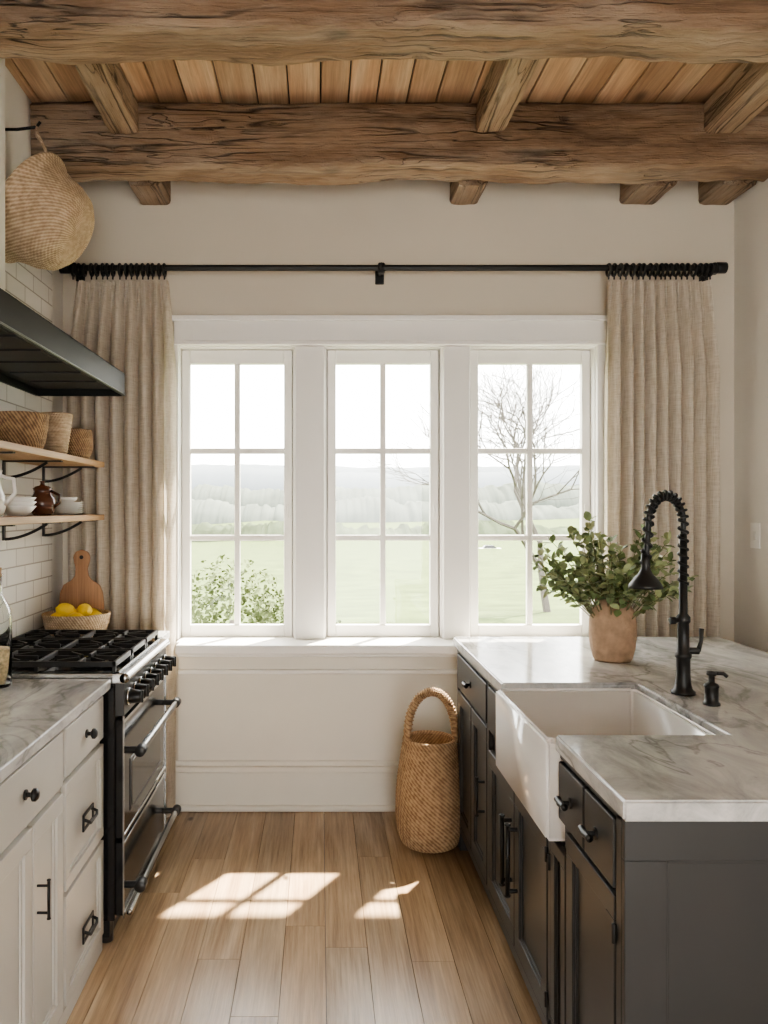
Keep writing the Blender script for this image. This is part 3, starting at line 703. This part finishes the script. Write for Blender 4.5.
# ------------------------------------------------------------------ outdoors
M_grass=plain('meadow_grass',(.068,.092,.030),.95,var=.3,scale=.6,spec=.1)
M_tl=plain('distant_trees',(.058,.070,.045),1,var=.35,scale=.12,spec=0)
M_tl2=plain('haze_painted_trees',(.095,.106,.092),1,var=.2,scale=.05,spec=0)  # paler than the near trees: distance haze painted into the colour
M_hill=plain('haze_painted_hills',(.145,.16,.17),1,var=.04,scale=.01,spec=0)  # aerial haze painted into the pale bluish base colour
M_bark=plain('bare_bark',(.10,.09,.08),.95,var=.15,spec=.1)
M_bush=plain('bush_leaf',(.085,.105,.045),.8,var=.35,scale=4,spec=.1)
def gz(y):
    K=[(4.2,-.6),(8,-.62),(40,-2.5),(100,-5.5),(160,-7.9),(250,-8.2),(400,-6),(620,-1)]
    for (a,za),(c_,zc) in zip(K,K[1:]):
        if y<=c_: return za+(zc-za)*(y-a)/(c_-a)
    return -1
b=B('meadow_ground'); ys=[4.2,5,6,8,10,13,16,20,26,33,42,55,70,90,115,145,180,220,270,330,400,500,620]; vs=[];fs=[]; NX=40
for y in ys:
    for i in range(NX+1):
        x=(i/NX-.5)*2*(30+y*1.3); vs.append((x,y,gz(y)+noise.noise(Vector((x*.02,y*.02,0)))*min(2.5,max(0,y-8)*.03)+x*.012*min(1,y/40)))
for j in range(len(ys)-1):
    for i in range(NX): k=j*(NX+1)+i; fs.append([k,k+1,k+NX+2,k+NX+1])
b.raw(vs,fs,M_grass,True); b.done()
def ridge(b,y0,base,top,amp,fr,mat,n=500,seed=0,rough=1):
    vs=[];fs=[]; W=y0*1.5
    for i in range(n+1):
        x=(i/n-.5)*2*W
        h=top+amp*noise.noise(Vector((x*fr,seed,0)))+rough*amp*(.45*noise.noise(Vector((x*fr*4,seed+3,0)))+.35*noise.noise(Vector((x*fr*13,seed+7,0)))+.28*noise.noise(Vector((x*fr*37,seed+9,0))))
        for k,(dy,f) in enumerate(((0,0),(y0*.01,.55),(y0*.03,.85),(y0*.05,1),(y0*.1,1),(y0*.3,0))):
            vs.append((x,y0+dy+noise.noise(Vector((x*fr*5,k,seed)))*y0*.004,base+(h-base)*f))
    for i in range(n):
        for k in range(5): q=i*6+k; fs.append([q,q+6,q+7,q+1])
    b.raw(vs,fs,mat,True)
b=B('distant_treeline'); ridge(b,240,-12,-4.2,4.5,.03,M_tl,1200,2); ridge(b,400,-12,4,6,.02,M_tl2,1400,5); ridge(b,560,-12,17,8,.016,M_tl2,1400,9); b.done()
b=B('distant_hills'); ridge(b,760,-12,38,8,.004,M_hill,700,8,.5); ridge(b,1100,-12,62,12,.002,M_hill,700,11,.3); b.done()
b=B('bare_tree')
def br(p,d,l,r,depth):
    n=3; pts=[p]; dd=d.copy()
    for i in range(n):
        dd=(dd+Vector((rnd(-.16,.16),rnd(-.16,.16),rnd(-.05,.12)))).normalized(); pts.append(pts[-1]+dd*l/n)
    b.tube(pts,[r,r*.88,r*.76,r*.66],M_bark,5,caps=False)
    if depth==0: return
    for k in range(3 if depth>1 else 2):
        a=rnd(0,2*math.pi); sp=rnd(.35,.85); o=dd.orthogonal().normalized(); o.rotate(Matrix.Rotation(a,3,dd))
        nd=(dd*math.cos(sp)+o*math.sin(sp)).normalized()
        if nd.z<-.1: nd.z*=-.3
        br(pts[-1] if k<2 else pts[2],nd,l*rnd(.66,.85),r*rnd(.55,.68),depth-1)
random.seed(21)
br(Vector((6.3,22,gz(22)-.2)),Vector((-.05,0,1)),2.2,.12,7)
b.done()
random.seed(5)
b=B('garden_bush')
for (bx,by,bz,br_) in ((-.95,8.2,.35,.6),(-.35,8.6,.1,.5),(-1.6,8.8,.0,.55),(.1,9.0,-.2,.4)):
    for i in range(1800):
        v=Vector((random.gauss(0,1),random.gauss(0,1),random.gauss(0,1))).normalized()*br_*rnd(.6,1.08)
        p=Vector((bx,by,bz))+v
        leaf(b,p,Vector((rnd(-1,1),rnd(-1,1),rnd(-.3,1))),v,rnd(.035,.065),.035,M_bush)
    b.tube([(bx,by,-.75),(bx+.05,by,bz)],.03,M_bark,6)
b.done(fixn=False)
b=B('parked_car'); cx,cy=34,160; g=gz(160)+.4
b.box(cx-2.2,cx+2.2,cy-.9,cy+.9,g+.35,g+1.0,M_cer,.15); 
vs=[(cx-1.5,cy-.8,g+1),(cx+1.2,cy-.8,g+1),(cx+1.2,cy+.8,g+1),(cx-1.5,cy+.8,g+1),(cx-1.0,cy-.7,g+1.55),(cx+.6,cy-.7,g+1.55),(cx+.6,cy+.7,g+1.55),(cx-1.0,cy+.7,g+1.55)]
b.raw(vs,[[0,1,5,4],[1,2,6,5],[2,3,7,6],[3,0,4,7],[4,5,6,7]],M_blkgl)
for wx in (-1.4,1.4):
    for wy in (-.9,.9): b.cyl((cx+wx,cy+wy-.1,g+.35),(cx+wx,cy+wy+.1,g+.35),.35,M_blk)
b.done()
b=B('added_sun_eave'); b.box(-3.5,5.5,YW+.19,YW+.66,3.02,3.12,M_trim); b.done()  # unseen overhang, added to limit how far the sun patch reaches indoors

# ------------------------------------------------------------------ light
w=bpy.data.worlds.new('World'); C.scene.world=w; w.use_nodes=True; bg=w.node_tree.nodes['Background']
bg.inputs[0].default_value=(1.0,.985,.955,1); bg.inputs[1].default_value=5.6
sd=bpy.data.lights.new('sun','SUN'); sd.energy=22; sd.angle=.018; sd.color=(1,.90,.76)
so=bpy.data.objects.new('sun',sd); C.scene.collection.objects.link(so)
so.rotation_euler=Vector((-.34,-.56,-1)).to_track_quat('-Z','Y').to_euler(); so.location=(6,10,8)

cam=bpy.data.cameras.new('camera'); co=bpy.data.objects.new('camera',cam); C.scene.collection.objects.link(co)
co.location=(0,0,1.5); co.rotation_euler=(math.pi/2,0,0); cam.sensor_width=36; cam.lens=28.125; cam.shift_x=.0625; cam.shift_y=-4/1024; cam.clip_end=3000; cam.clip_start=.05
C.scene.camera=co
C.scene.view_settings.view_transform='AgX'; C.scene.view_settings.look='AgX - Medium High Contrast'; C.scene.view_settings.exposure=1.15
